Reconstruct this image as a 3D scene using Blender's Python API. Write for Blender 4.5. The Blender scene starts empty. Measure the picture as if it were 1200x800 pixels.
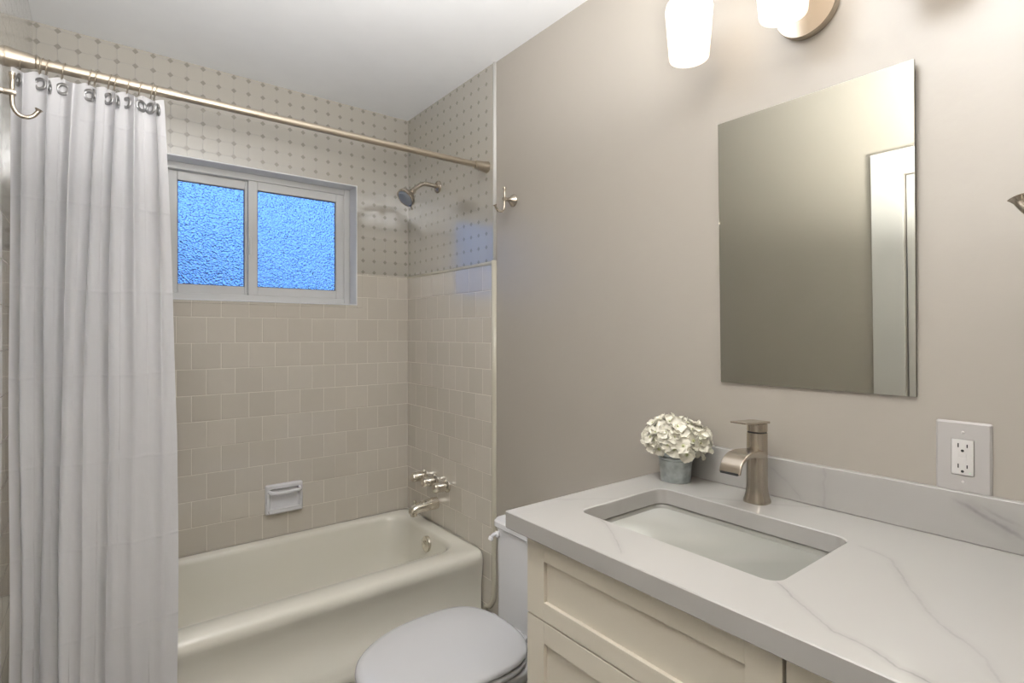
import bpy, bmesh, math, random
from mathutils import Vector, Matrix
PI = math.pi
scene = bpy.context.scene
COL = scene.collection
rnd = random.Random(7)

# ------------------------------------------------------------------ camera
cam_d = bpy.data.cameras.new('camera')
cam_d.sensor_width = 36.0
cam_d.lens = 628.0 / 1200.0 * 36.0
cam_d.shift_y = -10.0 / 1200.0
cam_d.clip_start = 0.02
cam = bpy.data.objects.new('camera', cam_d)
cam.location = (0, 0, 1.292)
cam.rotation_euler = (PI/2, 0, -math.radians(37.8))
COL.objects.link(cam)
scene.camera = cam

# ------------------------------------------------------------------ view
vs = scene.view_settings
vs.view_transform = 'Standard'
vs.look = 'None'
vs.gamma = 1.0
vs.use_curve_mapping = False
vs.exposure = -0.08

# light strengths
LAMP_W = 0.30
SHADE_E = 0.6
HALL_FILL_W = 8.0
BOUNCE_FILL_W = 58.0
SKY_E = 2.1

# ------------------------------------------------------------------ world (dusk sky)
world = bpy.data.worlds.new('dusk_sky')
scene.world = world
world.use_nodes = True
wn = world.node_tree
wn.nodes.clear()
w_out = wn.nodes.new('ShaderNodeOutputWorld')
w_bg = wn.nodes.new('ShaderNodeBackground')
w_tc = wn.nodes.new('ShaderNodeTexCoord')
w_sep = wn.nodes.new('ShaderNodeSeparateXYZ')
w_ramp = wn.nodes.new('ShaderNodeValToRGB')
wn.links.new(w_tc.outputs['Generated'], w_sep.inputs[0])
wn.links.new(w_sep.outputs['Z'], w_ramp.inputs[0])
cr = w_ramp.color_ramp
cr.elements[0].position = 0.0
cr.elements[0].color = (0.02, 0.07, 0.24, 1)
cr.elements[1].position = 0.8
cr.elements[1].color = (0.10, 0.30, 0.80, 1)
e = cr.elements.new(0.06); e.color = (0.14, 0.36, 0.86, 1)
e = cr.elements.new(0.25); e.color = (0.17, 0.42, 0.95, 1)
wn.links.new(w_ramp.outputs[0], w_bg.inputs['Color'])
w_bg.inputs['Strength'].default_value = SKY_E
wn.links.new(w_bg.outputs[0], w_out.inputs[0])

ZC0 = 2.44
# added fill light behind the doorway, unseen and without a fixture
hl = bpy.data.lights.new('hall_fill', 'AREA')
hl.shape = 'DISK'; hl.size = 0.45
hl.energy = HALL_FILL_W
hl.color = (1.0, 0.95, 0.88)
hlo = bpy.data.objects.new('hall_fill', hl)
hlo.location = (0.25, -0.75, 2.41)
COL.objects.link(hlo)

# added fill light aimed at the ceiling, standing in for a bounced flash
fl_ = bpy.data.lights.new('bounce_fill', 'AREA')
fl_.shape = 'DISK'; fl_.size = 0.35; fl_.energy = BOUNCE_FILL_W; fl_.color = (1.0, 0.985, 0.975)
flo = bpy.data.objects.new('bounce_fill', fl_)
flo.location = (0.30, 0.12, 1.55)
fl_.spread = math.radians(125)
flo.rotation_euler = (PI - math.radians(23), 0, math.radians(8))
COL.objects.link(flo)

# ================================================================== node helpers
class NT:
    def __init__(s, name, rough=0.5, color=(0.8, 0.8, 0.8), metal=0.0):
        s.m = bpy.data.materials.new(name)
        s.m.use_nodes = True
        s.t = s.m.node_tree
        s.b = s.t.nodes['Principled BSDF']
        s.b.inputs['Base Color'].default_value = (*color, 1)
        s.b.inputs['Roughness'].default_value = rough
        s.b.inputs['Metallic'].default_value = metal
    def n(s, typ): return s.t.nodes.new(typ)
    def l(s, a, b): s.t.links.new(a, b)
    def math(s, op, a, b=None, c=None, clamp=False):
        nd = s.n('ShaderNodeMath'); nd.operation = op; nd.use_clamp = clamp
        for i, v in enumerate((a, b, c)):
            if v is None: continue
            if isinstance(v, (int, float)): nd.inputs[i].default_value = v
            else: s.l(v, nd.inputs[i])
        return nd.outputs[0]
    def coords(s):
        g = s.n('ShaderNodeNewGeometry')
        return g.outputs['Position']
    def obj(s):
        return s.n('ShaderNodeTexCoord').outputs['Object']
    def sep(s, v):
        nd = s.n('ShaderNodeSeparateXYZ'); s.l(v, nd.inputs[0]); return nd.outputs
    def comb(s, x, y, z=0.0):
        nd = s.n('ShaderNodeCombineXYZ')
        for i, v in enumerate((x, y, z)):
            if isinstance(v, (int, float)): nd.inputs[i].default_value = v
            else: s.l(v, nd.inputs[i])
        return nd.outputs[0]
    def noise(s, vec, scale, detail=2.0, rough=0.5):
        nd = s.n('ShaderNodeTexNoise')
        s.l(vec, nd.inputs['Vector'])
        nd.inputs['Scale'].default_value = scale
        nd.inputs['Detail'].default_value = detail
        nd.inputs['Roughness'].default_value = rough
        return nd.outputs['Fac']
    def mix(s, f, a, b):
        nd = s.n('ShaderNodeMix'); nd.data_type = 'RGBA'
        if isinstance(f, (int, float)): nd.inputs[0].default_value = f
        else: s.l(f, nd.inputs[0])
        for k, v in ((6, a), (7, b)):
            if isinstance(v, tuple): nd.inputs[k].default_value = (*v, 1)
            else: s.l(v, nd.inputs[k])
        return nd.outputs[2]
    def smooth(s, v, lo, hi):
        nd = s.n('ShaderNodeMapRange'); nd.interpolation_type = 'SMOOTHSTEP'
        s.l(v, nd.inputs[0])
        nd.inputs[1].default_value = lo; nd.inputs[2].default_value = hi
        return nd.outputs[0]
    def bump(s, h, strength, dist=0.001, normal=None):
        nd = s.n('ShaderNodeBump')
        s.l(h, nd.inputs['Height'])
        nd.inputs['Strength'].default_value = strength
        nd.inputs['Distance'].default_value = dist
        if normal is not None: s.l(normal, nd.inputs['Normal'])
        return nd.outputs[0]
    def setn(s, out): s.l(out, s.b.inputs['Normal'])

def noisy(name, color, rough, metal=0.0, scale=6.0, amt=0.04, bump=0.0, bscale=80.0, bdist=0.001, stretch=None):
    """base material with gentle procedural variation and an optional bump"""
    t = NT(name, rough, color, metal)
    p = t.obj()
    f = t.noise(p, scale, 3.0)
    dark = tuple(max(0.0, c*(1-amt)) for c in color)
    lite = tuple(min(1.0, c*(1+amt)) for c in color)
    t.l(t.mix(f, dark, lite), t.b.inputs['Base Color'])
    if bump > 0:
        q = p
        if stretch:
            mp = t.n('ShaderNodeMapping'); mp.inputs['Scale'].default_value = stretch
            t.l(p, mp.inputs[0]); q = mp.outputs[0]
        t.setn(t.bump(t.noise(q, bscale, 2.0), bump, bdist))
    return t.m

# ---- materials
M = {}
WALLC = (0.40, 0.366, 0.318)
def paint():
    t = NT('satin_wall_paint', 0.34, WALLC)
    p = t.coords()
    f = t.noise(p, 3.0, 2.0)
    t.l(t.mix(f, tuple(c*0.985 for c in WALLC), tuple(c*1.015 for c in WALLC)), t.b.inputs['Base Color'])
    n1 = t.noise(p, 14.0, 2.0)
    n2 = t.noise(p, 95.0, 2.0)
    b1 = t.bump(n1, 0.35, 0.004)
    t.setn(t.bump(n2, 0.25, 0.0006, b1))
    t.b.inputs['Specular IOR Level'].default_value = 1.0
    t.b.inputs['Coat Weight'].default_value = 0.35
    t.b.inputs['Coat Roughness'].default_value = 0.30
    return t.m
M['paint'] = paint()
M['ceiling'] = noisy('ceiling_paint', (0.84, 0.85, 0.86), 0.8, bump=0.2, bscale=120)
M['trim_white'] = noisy('white_enamel', (0.62, 0.61, 0.585), 0.3)
M['floor'] = noisy('floor_tile', (0.45, 0.43, 0.40), 0.4)

def brick(name, axis):
    t = NT(name, 0.12)
    s = t.sep(t.coords())
    W, H = 0.1120, 0.1125
    U = t.math('DIVIDE', t.math('SUBTRACT', s[axis], 0.041 if axis == 0 else 0.020), W)
    V = t.math('DIVIDE', t.math('SUBTRACT', 1.586, s[2]), H)
    row = t.math('FLOOR', V)
    par = t.math('MODULO', t.math('ADD', row, 100.0), 2.0)
    UU = t.math('ADD', U, t.math('MULTIPLY', par, 0.5))
    col = t.math('FLOOR', UU)
    fu = t.math('SUBTRACT', UU, col)
    fv = t.math('SUBTRACT', V, row)
    du = t.math('MULTIPLY', t.math('MINIMUM', fu, t.math('SUBTRACT', 1.0, fu)), W)
    dv = t.math('MULTIPLY', t.math('MINIMUM', fv, t.math('SUBTRACT', 1.0, fv)), H)
    d = t.math('MINIMUM', du, dv)
    tile = t.smooth(d, 0.0009, 0.0016)
    wn_ = t.n('ShaderNodeTexWhiteNoise'); wn_.noise_dimensions = '2D'
    t.l(t.comb(col, row), wn_.inputs['Vector'])
    tone = t.mix(wn_.outputs['Value'], (0.585, 0.54, 0.47), (0.635, 0.59, 0.52))
    mott = t.noise(t.coords(), 30.0, 3.0)
    tone2 = t.mix(t.math('MULTIPLY', mott, 0.25), tone, (0.52, 0.48, 0.42))
    t.l(t.mix(tile, (0.72, 0.675, 0.59), tone2), t.b.inputs['Base Color'])
    t.l(t.math('SUBTRACT', 0.6, t.math('MULTIPLY', tile, 0.47)), t.b.inputs['Roughness'])
    # each glazed tile sits at its own slight tilt, with pillowed edges
    sw = t.sep(wn_.outputs['Color'])
    tilt = t.math('ADD', t.math('MULTIPLY', t.math('SUBTRACT', sw[0], 0.5), t.math('MULTIPLY', fu, W)),
                  t.math('MULTIPLY', t.math('SUBTRACT', sw[1], 0.5), t.math('MULTIPLY', fv, H)))
    hgt = t.math('ADD', t.math('MULTIPLY', tilt, 0.022), t.math('MULTIPLY', t.smooth(d, 0.0, 0.005), 0.0006))
    hgt = t.math('ADD', hgt, t.math('MULTIPLY', t.noise(t.coords(), 22.0, 2.0), 0.0003))
    t.b.inputs['Specular IOR Level'].default_value = 1.0
    t.b.inputs['Coat Weight'].default_value = 1.0
    t.b.inputs['Coat IOR'].default_value = 1.7
    t.b.inputs['Coat Roughness'].default_value = 0.05
    t.setn(t.bump(hgt, 1.0, 1.0))
    return t.m
M['brick_back'] = brick('beige_wall_tile_back', 0)
M['brick_side'] = brick('beige_wall_tile_side', 1)

def mosaic(name, axis, ph):
    t = NT(name, 0.20)
    s = t.sep(t.coords())
    P, Q = 0.0598, 0.0588
    U = t.math('DIVIDE', t.math('SUBTRACT', s[axis], ph), P)
    V = t.math('DIVIDE', t.math('SUBTRACT', s[2], 1.663), Q)
    du = t.math('MULTIPLY', t.math('ABSOLUTE', t.math('SUBTRACT', U, t.math('ROUND', U))), P)
    dv = t.math('MULTIPLY', t.math('ABSOLUTE', t.math('SUBTRACT', V, t.math('ROUND', V))), Q)
    man = t.math('ADD', du, dv)
    R = 0.0118
    dia = t.smooth(man, R - 0.0006, R + 0.0006)          # 0 inside the little dot
    ring = t.smooth(t.math('ABSOLUTE', t.math('SUBTRACT', man, R)), 0.0007, 0.0016)
    lu = t.smooth(du, 0.0005, 0.0013)
    lv = t.smooth(dv, 0.0005, 0.0013)
    line = t.math('MINIMUM', lu, lv)
    line = t.math('MAXIMUM', line, t.math('SUBTRACT', 1.0, dia))
    grout = t.math('MINIMUM', line, ring)               # 0 in grout
    base = t.mix(dia, (0.29, 0.27, 0.228), (0.445, 0.416, 0.362))
    t.l(t.mix(grout, (0.33, 0.31, 0.275), base), t.b.inputs['Base Color'])
    t.l(t.math('SUBTRACT', 0.6, t.math('MULTIPLY', grout, 0.42)), t.b.inputs['Roughness'])
    h = t.math('ADD', t.math('MULTIPLY', grout, 0.0005), t.math('MULTIPLY', t.noise(t.coords(), 18.0, 1.0), 0.00015))
    t.b.inputs['Specular IOR Level'].default_value = 1.0
    t.b.inputs['Coat Weight'].default_value = 1.0
    t.b.inputs['Coat IOR'].default_value = 1.7
    t.b.inputs['Coat Roughness'].default_value = 0.12
    t.setn(t.bump(h, 1.0, 1.0))
    return t.m
M['mosaic_back'] = mosaic('octagon_dot_tile_back', 0, 1.2605)
M['mosaic_side'] = mosaic('octagon_dot_tile_side', 1, 2.62)
M['bullnose'] = noisy('cream_bullnose', (0.54, 0.51, 0.42), 0.15)
M['tub'] = noisy('tub_enamel', (0.74, 0.715, 0.63), 0.12, amt=0.015)
M['porcelain'] = noisy('white_porcelain', (0.72, 0.72, 0.74), 0.10, amt=0.01)
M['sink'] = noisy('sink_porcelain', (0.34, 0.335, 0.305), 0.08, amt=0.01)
M['lid'] = noisy('toilet_lid_plastic', (0.53, 0.53, 0.54), 0.22, amt=0.01)
M['cab'] = noisy('cabinet_paint', (0.68, 0.628, 0.53), 0.38, amt=0.015, bump=0.05, bscale=60)
M['gapwood'] = noisy('raw_cabinet_edge', (0.42, 0.27, 0.08), 0.6, scale=20, amt=0.2)
M['nickel'] = noisy('brushed_nickel', (0.50, 0.445, 0.375), 0.24, 1.0, bump=0.08, bscale=300, stretch=(1, 1, 12))
M['nickel_warm'] = noisy('brushed_nickel_rod', (0.46, 0.40, 0.32), 0.42, 1.0)
M['chrome'] = noisy('polished_chrome', (0.72, 0.68, 0.60), 0.16, 1.0)
M['eyelet'] = noisy('eyelet_metal', (0.36, 0.36, 0.36), 0.32, 1.0)
M['darkface'] = noisy('spray_face_rubber', (0.30, 0.33, 0.38), 0.35, bump=0.3, bscale=90)
M['dark'] = noisy('dark_recess', (0.02, 0.02, 0.02), 0.6)
M['plate'] = noisy('outlet_plastic', (0.46, 0.44, 0.425), 0.32, amt=0.01)
M['outlet'] = noisy('receptacle_plastic', (0.64, 0.62, 0.60), 0.3, amt=0.01)
M['led'] = noisy('indicator_green', (0.5, 0.9, 0.6), 0.3)
M['vinyl'] = noisy('window_vinyl', (0.68, 0.68, 0.67), 0.3, amt=0.01)
M['jamb'] = noisy('window_jamb', (0.74, 0.75, 0.77), 0.3, amt=0.02)
M['gasket'] = noisy('window_gasket', (0.12, 0.13, 0.15), 0.6)
M['galv'] = noisy('galvanized_steel', (0.46, 0.50, 0.50), 0.36, 0.85, scale=45, amt=0.6, bump=0.15, bscale=40)
M['outside'] = noisy('added_wall_blue', (0.10, 0.16, 0.30), 0.9)

def quartz():
    t = NT('white_quartz_grey_veins', 0.16)
    p = t.coords()
    # warped coordinates
    wx = t.math('MULTIPLY', t.math('SUBTRACT', t.noise(p, 16.0, 4.0, 0.6), 0.5), 0.022)
    mp = t.n('ShaderNodeMapping'); mp.inputs['Location'].default_value = (3.1, 1.7, 0.4)
    t.l(p, mp.inputs[0])
    wy = t.math('MULTIPLY', t.math('SUBTRACT', t.noise(mp.outputs[0], 15.0, 4.0, 0.6), 0.5), 0.022)
    s = t.sep(p)
    X = t.math('ADD', s[0], wx); Y = t.math('ADD', s[1], wy)
    Z = t.math('ADD', s[2], wx)
    tot = None
    def add(v):
        nonlocal tot
        tot = v if tot is None else t.math('MAXIMUM', tot, v)
    # veins on the slab, as segments (x0,y0,x1,y1,width)
    for x0, y0, x1, y1, w, a in [(0.867, 0.418, 0.823, 0.366, 0.0028, 0.9),
            (0.823, 0.366, 0.782, 0.306, 0.0028, 0.9),
            (0.782, 0.306, 0.785, 0.273, 0.0028, 0.9),
            (0.785, 0.273, 0.759, 0.226, 0.0028, 0.9),
            (0.759, 0.226, 0.757, 0.192, 0.0028, 0.9),
            (1.14, 0.394, 1.117, 0.339, 0.0035, 0.45),
            (1.117, 0.339, 1.015, 0.285, 0.0035, 0.45),
            (1.015, 0.285, 0.922, 0.224, 0.0035, 0.45),
            (0.922, 0.224, 0.881, 0.175, 0.0035, 0.45),
            (0.881, 0.175, 0.821, 0.143, 0.0035, 0.45),
            (0.873, 0.844, 0.852, 0.779, 0.003, 0.6),
            (0.852, 0.779, 0.8, 0.7, 0.003, 0.6),
            (0.8, 0.7, 0.757, 0.651, 0.003, 0.6),
            (1.17, 0.75, 1.34, 0.5, 0.003, 0.35),
            (0.86, 0.97, 1.0, 0.87, 0.003, 0.3)]:
        dx, dy = x1-x0, y1-y0; L = math.hypot(dx, dy); dx /= L; dy /= L
        ax = t.math('SUBTRACT', X, x0); ay = t.math('SUBTRACT', Y, y0)
        al = t.math('ADD', t.math('MULTIPLY', ax, dx), t.math('MULTIPLY', ay, dy))
        pe = t.math('ABSOLUTE', t.math('SUBTRACT', t.math('MULTIPLY', ax, dy), t.math('MULTIPLY', ay, dx)))
        inside = t.math('MULTIPLY', t.smooth(al, -0.012, 0.004), t.math('SUBTRACT', 1.0, t.smooth(al, L-0.004, L+0.012)))
        v = t.math('ADD', t.math('MULTIPLY', t.math('SUBTRACT', 1.0, t.smooth(pe, 0.0, w)), 0.65),
                   t.math('MULTIPLY', t.math('SUBTRACT', 1.0, t.smooth(pe, 0.0, w*5)), 0.35))
        add(t.math('MULTIPLY', t.math('MULTIPLY', v, inside), a))
    # veins that climb the backsplash
    bs = t.smooth(s[2], 0.893, 0.90)
    for y0, z0, y1, z1, w, a in [(0.29, 0.965, 0.19, 0.918, 0.006, 0.9), (0.255, 0.965, 0.20, 0.94, 0.006, 0.6), (0.668, 0.965, 0.61, 0.925, 0.004, 0.6), (0.61, 0.925, 0.575, 0.89, 0.003, 0.5)]:
        dx, dy = y1-y0, z1-z0; L = math.hypot(dx, dy); dx /= L; dy /= L
        ax = t.math('SUBTRACT', Y, y0); ay = t.math('SUBTRACT', Z, z0)
        al = t.math('ADD', t.math('MULTIPLY', ax, dx), t.math('MULTIPLY', ay, dy))
        pe = t.math('ABSOLUTE', t.math('SUBTRACT', t.math('MULTIPLY', ax, dy), t.math('MULTIPLY', ay, dx)))
        inside = t.math('MULTIPLY', t.smooth(al, -0.02, 0.02), t.math('SUBTRACT', 1.0, t.smooth(al, L-0.03, L+0.02)))
        v = t.math('ADD', t.math('MULTIPLY', t.math('SUBTRACT', 1.0, t.smooth(pe, 0.0, w)), 0.6),
                   t.math('MULTIPLY', t.math('SUBTRACT', 1.0, t.smooth(pe, 0.0, w*5)), 0.4))
        add(t.math('MULTIPLY', t.math('MULTIPLY', t.math('MULTIPLY', v, inside), a), bs))
    patch = t.smooth(t.noise(p, 11.0, 4.0, 0.65), 0.35, 0.7)
    fac = t.math('MULTIPLY', tot, t.math('ADD', t.math('MULTIPLY', patch, 0.6), 0.4))
    cloud = t.mix(t.noise(p, 4.0, 3.0), (0.400, 0.386, 0.366), (0.430, 0.416, 0.394))
    t.l(t.mix(t.math('MULTIPLY', fac, 0.85), cloud, (0.20, 0.195, 0.19)), t.b.inputs['Base Color'])
    return t.m
M['quartz'] = quartz()

def fabric():
    t = NT('white_polyester_curtain', 0.75, (0.76, 0.75, 0.76))
    p = t.coords(); s = t.sep(p)
    wav = t.math('MULTIPLY', t.math('SUBTRACT', t.noise(p, 6.0, 2.0), 0.5), 0.03)
    zz = t.math('DIVIDE', t.math('ADD', s[2], wav), 0.235)
    fz = t.math('ABSOLUTE', t.math('SUBTRACT', zz, t.math('ROUND', zz)))
    crease = t.math('SUBTRACT', 1.0, t.smooth(fz, 0.0, 0.028))
    soft = t.noise(p, 28.0, 3.0)
    mp = t.n('ShaderNodeMapping'); mp.inputs['Scale'].default_value = (1, 1, 0.12)
    t.l(p, mp.inputs[0])
    vert = t.noise(mp.outputs[0], 60.0, 2.0)
    h = t.math('ADD', t.math('MULTIPLY', crease, 0.0009), t.math('MULTIPLY', soft, 0.0018))
    h = t.math('ADD', h, t.math('MULTIPLY', vert, 0.0012))
    nrm = t.bump(h, 0.8, 1.0)
    t.setn(nrm)
    tr = t.n('ShaderNodeBsdfTranslucent'); tr.inputs[0].default_value = (0.72, 0.74, 0.78, 1)
    t.l(nrm, tr.inputs['Normal'])
    mx = t.n('ShaderNodeMixShader'); mx.inputs[0].default_value = 0.34
    t.l(t.b.outputs[0], mx.inputs[1]); t.l(tr.outputs[0], mx.inputs[2])
    t.l(mx.outputs[0], t.t.nodes['Material Output'].inputs[0])
    return t.m
M['fabric'] = fabric()

def glass():
    t = NT('obscure_glass', 0.12, (0.96, 0.98, 1))
    t.b.inputs['Transmission Weight'].default_value = 1.0
    t.b.inputs['IOR'].default_value = 1.45
    p = t.coords()
    t.setn(t.bump(t.noise(p, 115.0, 1.5), 1.0, 0.009))
    return t.m
M['glass'] = glass()

def shade_mat():
    t = NT('frosted_white_shade', 0.35, (0.95, 0.93, 0.9))
    tr = t.n('ShaderNodeBsdfTranslucent'); tr.inputs[0].default_value = (0.95, 0.9, 0.84, 1)
    t.b.inputs['Emission Color'].default_value = (1.0, 0.92, 0.84, 1)
    t.b.inputs['Emission Strength'].default_value = SHADE_E
    mx = t.n('ShaderNodeMixShader'); mx.inputs[0].default_value = 0.5
    t.l(t.b.outputs[0], mx.inputs[1]); t.l(tr.outputs[0], mx.inputs[2])
    t.l(mx.outputs[0], t.t.nodes['Material Output'].inputs[0])
    return t.m
M['shade'] = shade_mat()
def bulb_mat():
    t = NT('lit_bulb', 0.4, (1, 1, 1))
    t.b.inputs['Emission Color'].default_value = (1.0, 0.93, 0.84, 1)
    t.b.inputs['Emission Strength'].default_value = 1.6
    return t.m
M['bulb'] = bulb_mat()
def mirror_mat():
    t = NT('mirror_silver', 0.0, (0.64, 0.645, 0.59), 1.0)
    return t.m
M['mirror'] = mirror_mat()

def petal_mat():
    t = NT('cream_petal', 0.6, (0.86, 0.84, 0.68))
    p = t.obj(); s = t.sep(p)
    r = t.math('SQRT', t.math('ADD', t.math('MULTIPLY', s[0], s[0]), t.math('MULTIPLY', s[1], s[1])))
    t.l(t.mix(t.smooth(r, 0.0005, 0.006), (0.50, 0.52, 0.26), (0.74, 0.71, 0.61)), t.b.inputs['Base Color'])
    t.b.inputs['Subsurface Weight'].default_value = 0.0
    return t.m
M['petal'] = petal_mat()
M['stem'] = noisy('green_stem', (0.25, 0.36, 0.12), 0.6)
M['foam'] = noisy('flower_core', (0.62, 0.62, 0.42), 0.8)

# ================================================================== mesh helpers
def link(name, bm, mat, parent=None, smooth=False, loc=None, bevel=0.0, seg=2, auto=False):
    me = bpy.data.meshes.new(name)
    bmesh.ops.recalc_face_normals(bm, faces=bm.faces[:])
    if smooth:
        for f in bm.faces: f.smooth = True
    bm.to_mesh(me); bm.free()
    me.materials.append(M[mat])
    o = bpy.data.objects.new(name, me)
    COL.objects.link(o)
    if loc: o.location = loc
    if parent: o.parent = parent
    if auto:
        for ed in me.edges: pass
        me.polygons.foreach_set('use_smooth', [True]*len(me.polygons))
        me.set_sharp_from_angle(angle=math.radians(35))
    if bevel > 0:
        md = o.modifiers.new('bevel', 'BEVEL'); md.width = bevel; md.segments = seg
        md.limit_method = 'ANGLE'; md.angle_limit = math.radians(40)
        md.harden_normals = True
        me.polygons.foreach_set('use_smooth', [True]*len(me.polygons))
        if not auto and not smooth: me.set_sharp_from_angle(angle=math.radians(35))
    return o
def empty(name, loc, rz=0.0):
    o = bpy.data.objects.new(name, None); COL.objects.link(o)
    o.location = loc; o.rotation_euler = (0, 0, rz); o.empty_display_size = 0.05
    return o
def tag(o, label, cat, group=None):
    o['label'] = label; o['category'] = cat
    if group: o['group'] = group
    return o
def struct(o):
    o['kind'] = 'structure'; return o
def box(bm, x0, x1, y0, y1, z0, z1):
    v = [bm.verts.new(p) for p in ((x0,y0,z0),(x1,y0,z0),(x1,y1,z0),(x0,y1,z0),(x0,y0,z1),(x1,y0,z1),(x1,y1,z1),(x0,y1,z1))]
    for f in ((0,3,2,1),(4,5,6,7),(0,1,5,4),(1,2,6,5),(2,3,7,6),(3,0,4,7)):
        bm.faces.new([v[i] for i in f])
    return bm
def lathe(bm, prof, mat=Matrix.Identity(4), n=32, cap0=True, cap1=True):
    """prof: (radius, height) pairs along local z"""
    rings = []
    for r, h in prof:
        if r < 1e-6:
            rings.append([bm.verts.new(mat @ Vector((0, 0, h)))])
        else:
            rings.append([bm.verts.new(mat @ Vector((r*math.cos(2*PI*i/n), r*math.sin(2*PI*i/n), h))) for i in range(n)])
    for a, b in zip(rings[:-1], rings[1:]):
        if len(a) == 1 and len(b) == 1: continue
        for i in range(n):
            j = (i+1) % n
            if len(a) == 1: bm.faces.new((a[0], b[i], b[j]))
            elif len(b) == 1: bm.faces.new((a[i], a[j], b[0]))
            else: bm.faces.new((a[i], a[j], b[j], b[i]))
    if cap0 and len(rings[0]) > 1: bm.faces.new(rings[0])
    if cap1 and len(rings[-1]) > 1: bm.faces.new(rings[-1])
    return bm
def frame(origin, zdir, xhint=Vector((0, 0, 1))):
    z = Vector(zdir).normalized(); x = Vector(xhint)
    if abs(z.dot(x.normalized())) > 0.95: x = Vector((1, 0, 0))
    x = (x - z*x.dot(z)).normalized(); y = z.cross(x)
    m = Matrix((x, y, z)).transposed().to_4x4(); m.translation = Vector(origin)
    return m
def tube(bm, pts, rad, n=12, cap=True):
    pts = [Vector(p) for p in pts]
    if not hasattr(rad, '__len__'): rad = [rad]*len(pts)
    rings = []; x = None
    for i, p in enumerate(pts):
        d = (pts[min(i+1, len(pts)-1)] - pts[max(i-1, 0)]).normalized()
        if x is None:
            x = Vector((0, 0, 1)) if abs(d.z) < 0.9 else Vector((1, 0, 0))
        x = (x - d*x.dot(d)).normalized(); y = d.cross(x)
        rings.append([bm.verts.new(p + (x*math.cos(2*PI*k/n) + y*math.sin(2*PI*k/n))*rad[i]) for k in range(n)])
    for a, b in zip(rings[:-1], rings[1:]):
        for k in range(n):
            j = (k+1) % n
            bm.faces.new((a[k], a[j], b[j], b[k]))
    if cap:
        bm.faces.new(rings[0]); bm.faces.new(rings[-1])
    return bm
def smooth_path(ctrl, n=8):
    """Catmull-Rom through control points"""
    c = [Vector(p) for p in ctrl]; c = [c[0]*2-c[1]] + c + [c[-1]*2-c[-2]]
    out = []
    for i in range(1, len(c)-2):
        for k in range(n):
            t = k/n
            out.append(0.5*((2*c[i]) + (c[i+1]-c[i-1])*t + (2*c[i-1]-5*c[i]+4*c[i+1]-c[i+2])*t*t + (3*c[i]-c[i-1]-3*c[i+1]+c[i+2])*t**3))
    out.append(c[-2]); return out
def rrect(x0, x1, y0, y1, r, z, nc=8, ns=12):
    """rounded rectangle ring; same vertex count for any size"""
    pts = []
    cs = [(x1-r, y1-r, 0), (x0+r, y1-r, PI/2), (x0+r, y0+r, PI), (x1-r, y0+r, 1.5*PI)]
    for k in range(4):
        cx, cy, a0 = cs[k]
        for i in range(nc+1):
            a = a0 + PI/2*i/nc
            pts.append((cx + r*math.cos(a), cy + r*math.sin(a), z))
        nx, ny, na = cs[(k+1) % 4]
        p0 = pts[-1]; p1 = (nx + r*math.cos(na), ny + r*math.sin(na), z)
        for i in range(1, ns):
            t = i/ns
            pts.append((p0[0]+(p1[0]-p0[0])*t, p0[1]+(p1[1]-p0[1])*t, z))
    return pts
def loft(bm, rings, cap0=False, cap1=False, closed=False):
    vr = [[bm.verts.new(p) for p in r] for r in rings]
    prs = list(zip(vr[:-1], vr[1:]))
    if closed: prs.append((vr[-1], vr[0]))
    for a, b in prs:
        n = len(a)
        for i in range(n):
            j = (i+1) % n
            bm.faces.new((a[i], a[j], b[j], b[i]))
    if cap0: bm.faces.new(vr[0])
    if cap1: bm.faces.new(vr[-1])
    return bm
def disp(bm, fn):
    for v in bm.verts: v.co = fn(v.co)

# ================================================================== room shell
XR = 1.34          # right painted wall
XL = -0.2036       # left painted wall
YB = 2.64          # tiled back wall
YR = 0.035         # wall with the doorway the camera stands in
ZC = 2.44
TE = 1.846         # where the tub surround ends
TS = 0.007

struct(link('floor', box(bmesh.new(), XL-0.1, XR+0.1, -1.4, YB+0.2, -0.05, 0.0), 'floor'))
struct(link('ceiling', box(bmesh.new(), XL-0.1, XR+0.1, -1.4, YB+0.2, ZC, ZC+0.05), 'ceiling'))
wr = struct(link('wall_right', box(bmesh.new(), XR, XR+0.1, -1.4, YB+0.2, 0, ZC), 'paint'))
# tile on the right wall of the tub recess
link('upper_tile', box(bmesh.new(), XR-TS+0.002, XR, TE, YB, 1.588, ZC), 'mosaic_side', wr)
bm = bmesh.new()                        # lower field, its front bottom corner turned round
prof = [(YB, 0.02), (YB, 1.588), (TE+0.012, 1.588), (TE+0.012, 0.23)]
for i in range(0, 9):
    a = PI/2*i/8
    prof.append((TE+0.012+0.06*(1-math.cos(a)), 0.20-0.09*math.sin(a)))
prof.append((TE+0.072, 0.02))
va = [bm.verts.new((XR-TS-0.002, y, z)) for y, z in prof]
vb = [bm.verts.new((XR, y, z)) for y, z in prof]
bm.faces.new(va); bm.faces.new(vb)
for i in range(len(prof)):
    j = (i+1) % len(prof)
    bm.faces.new((va[i], va[j], vb[j], vb[i]))
link('lower_tile', bm, 'brick_side', wr)
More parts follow.
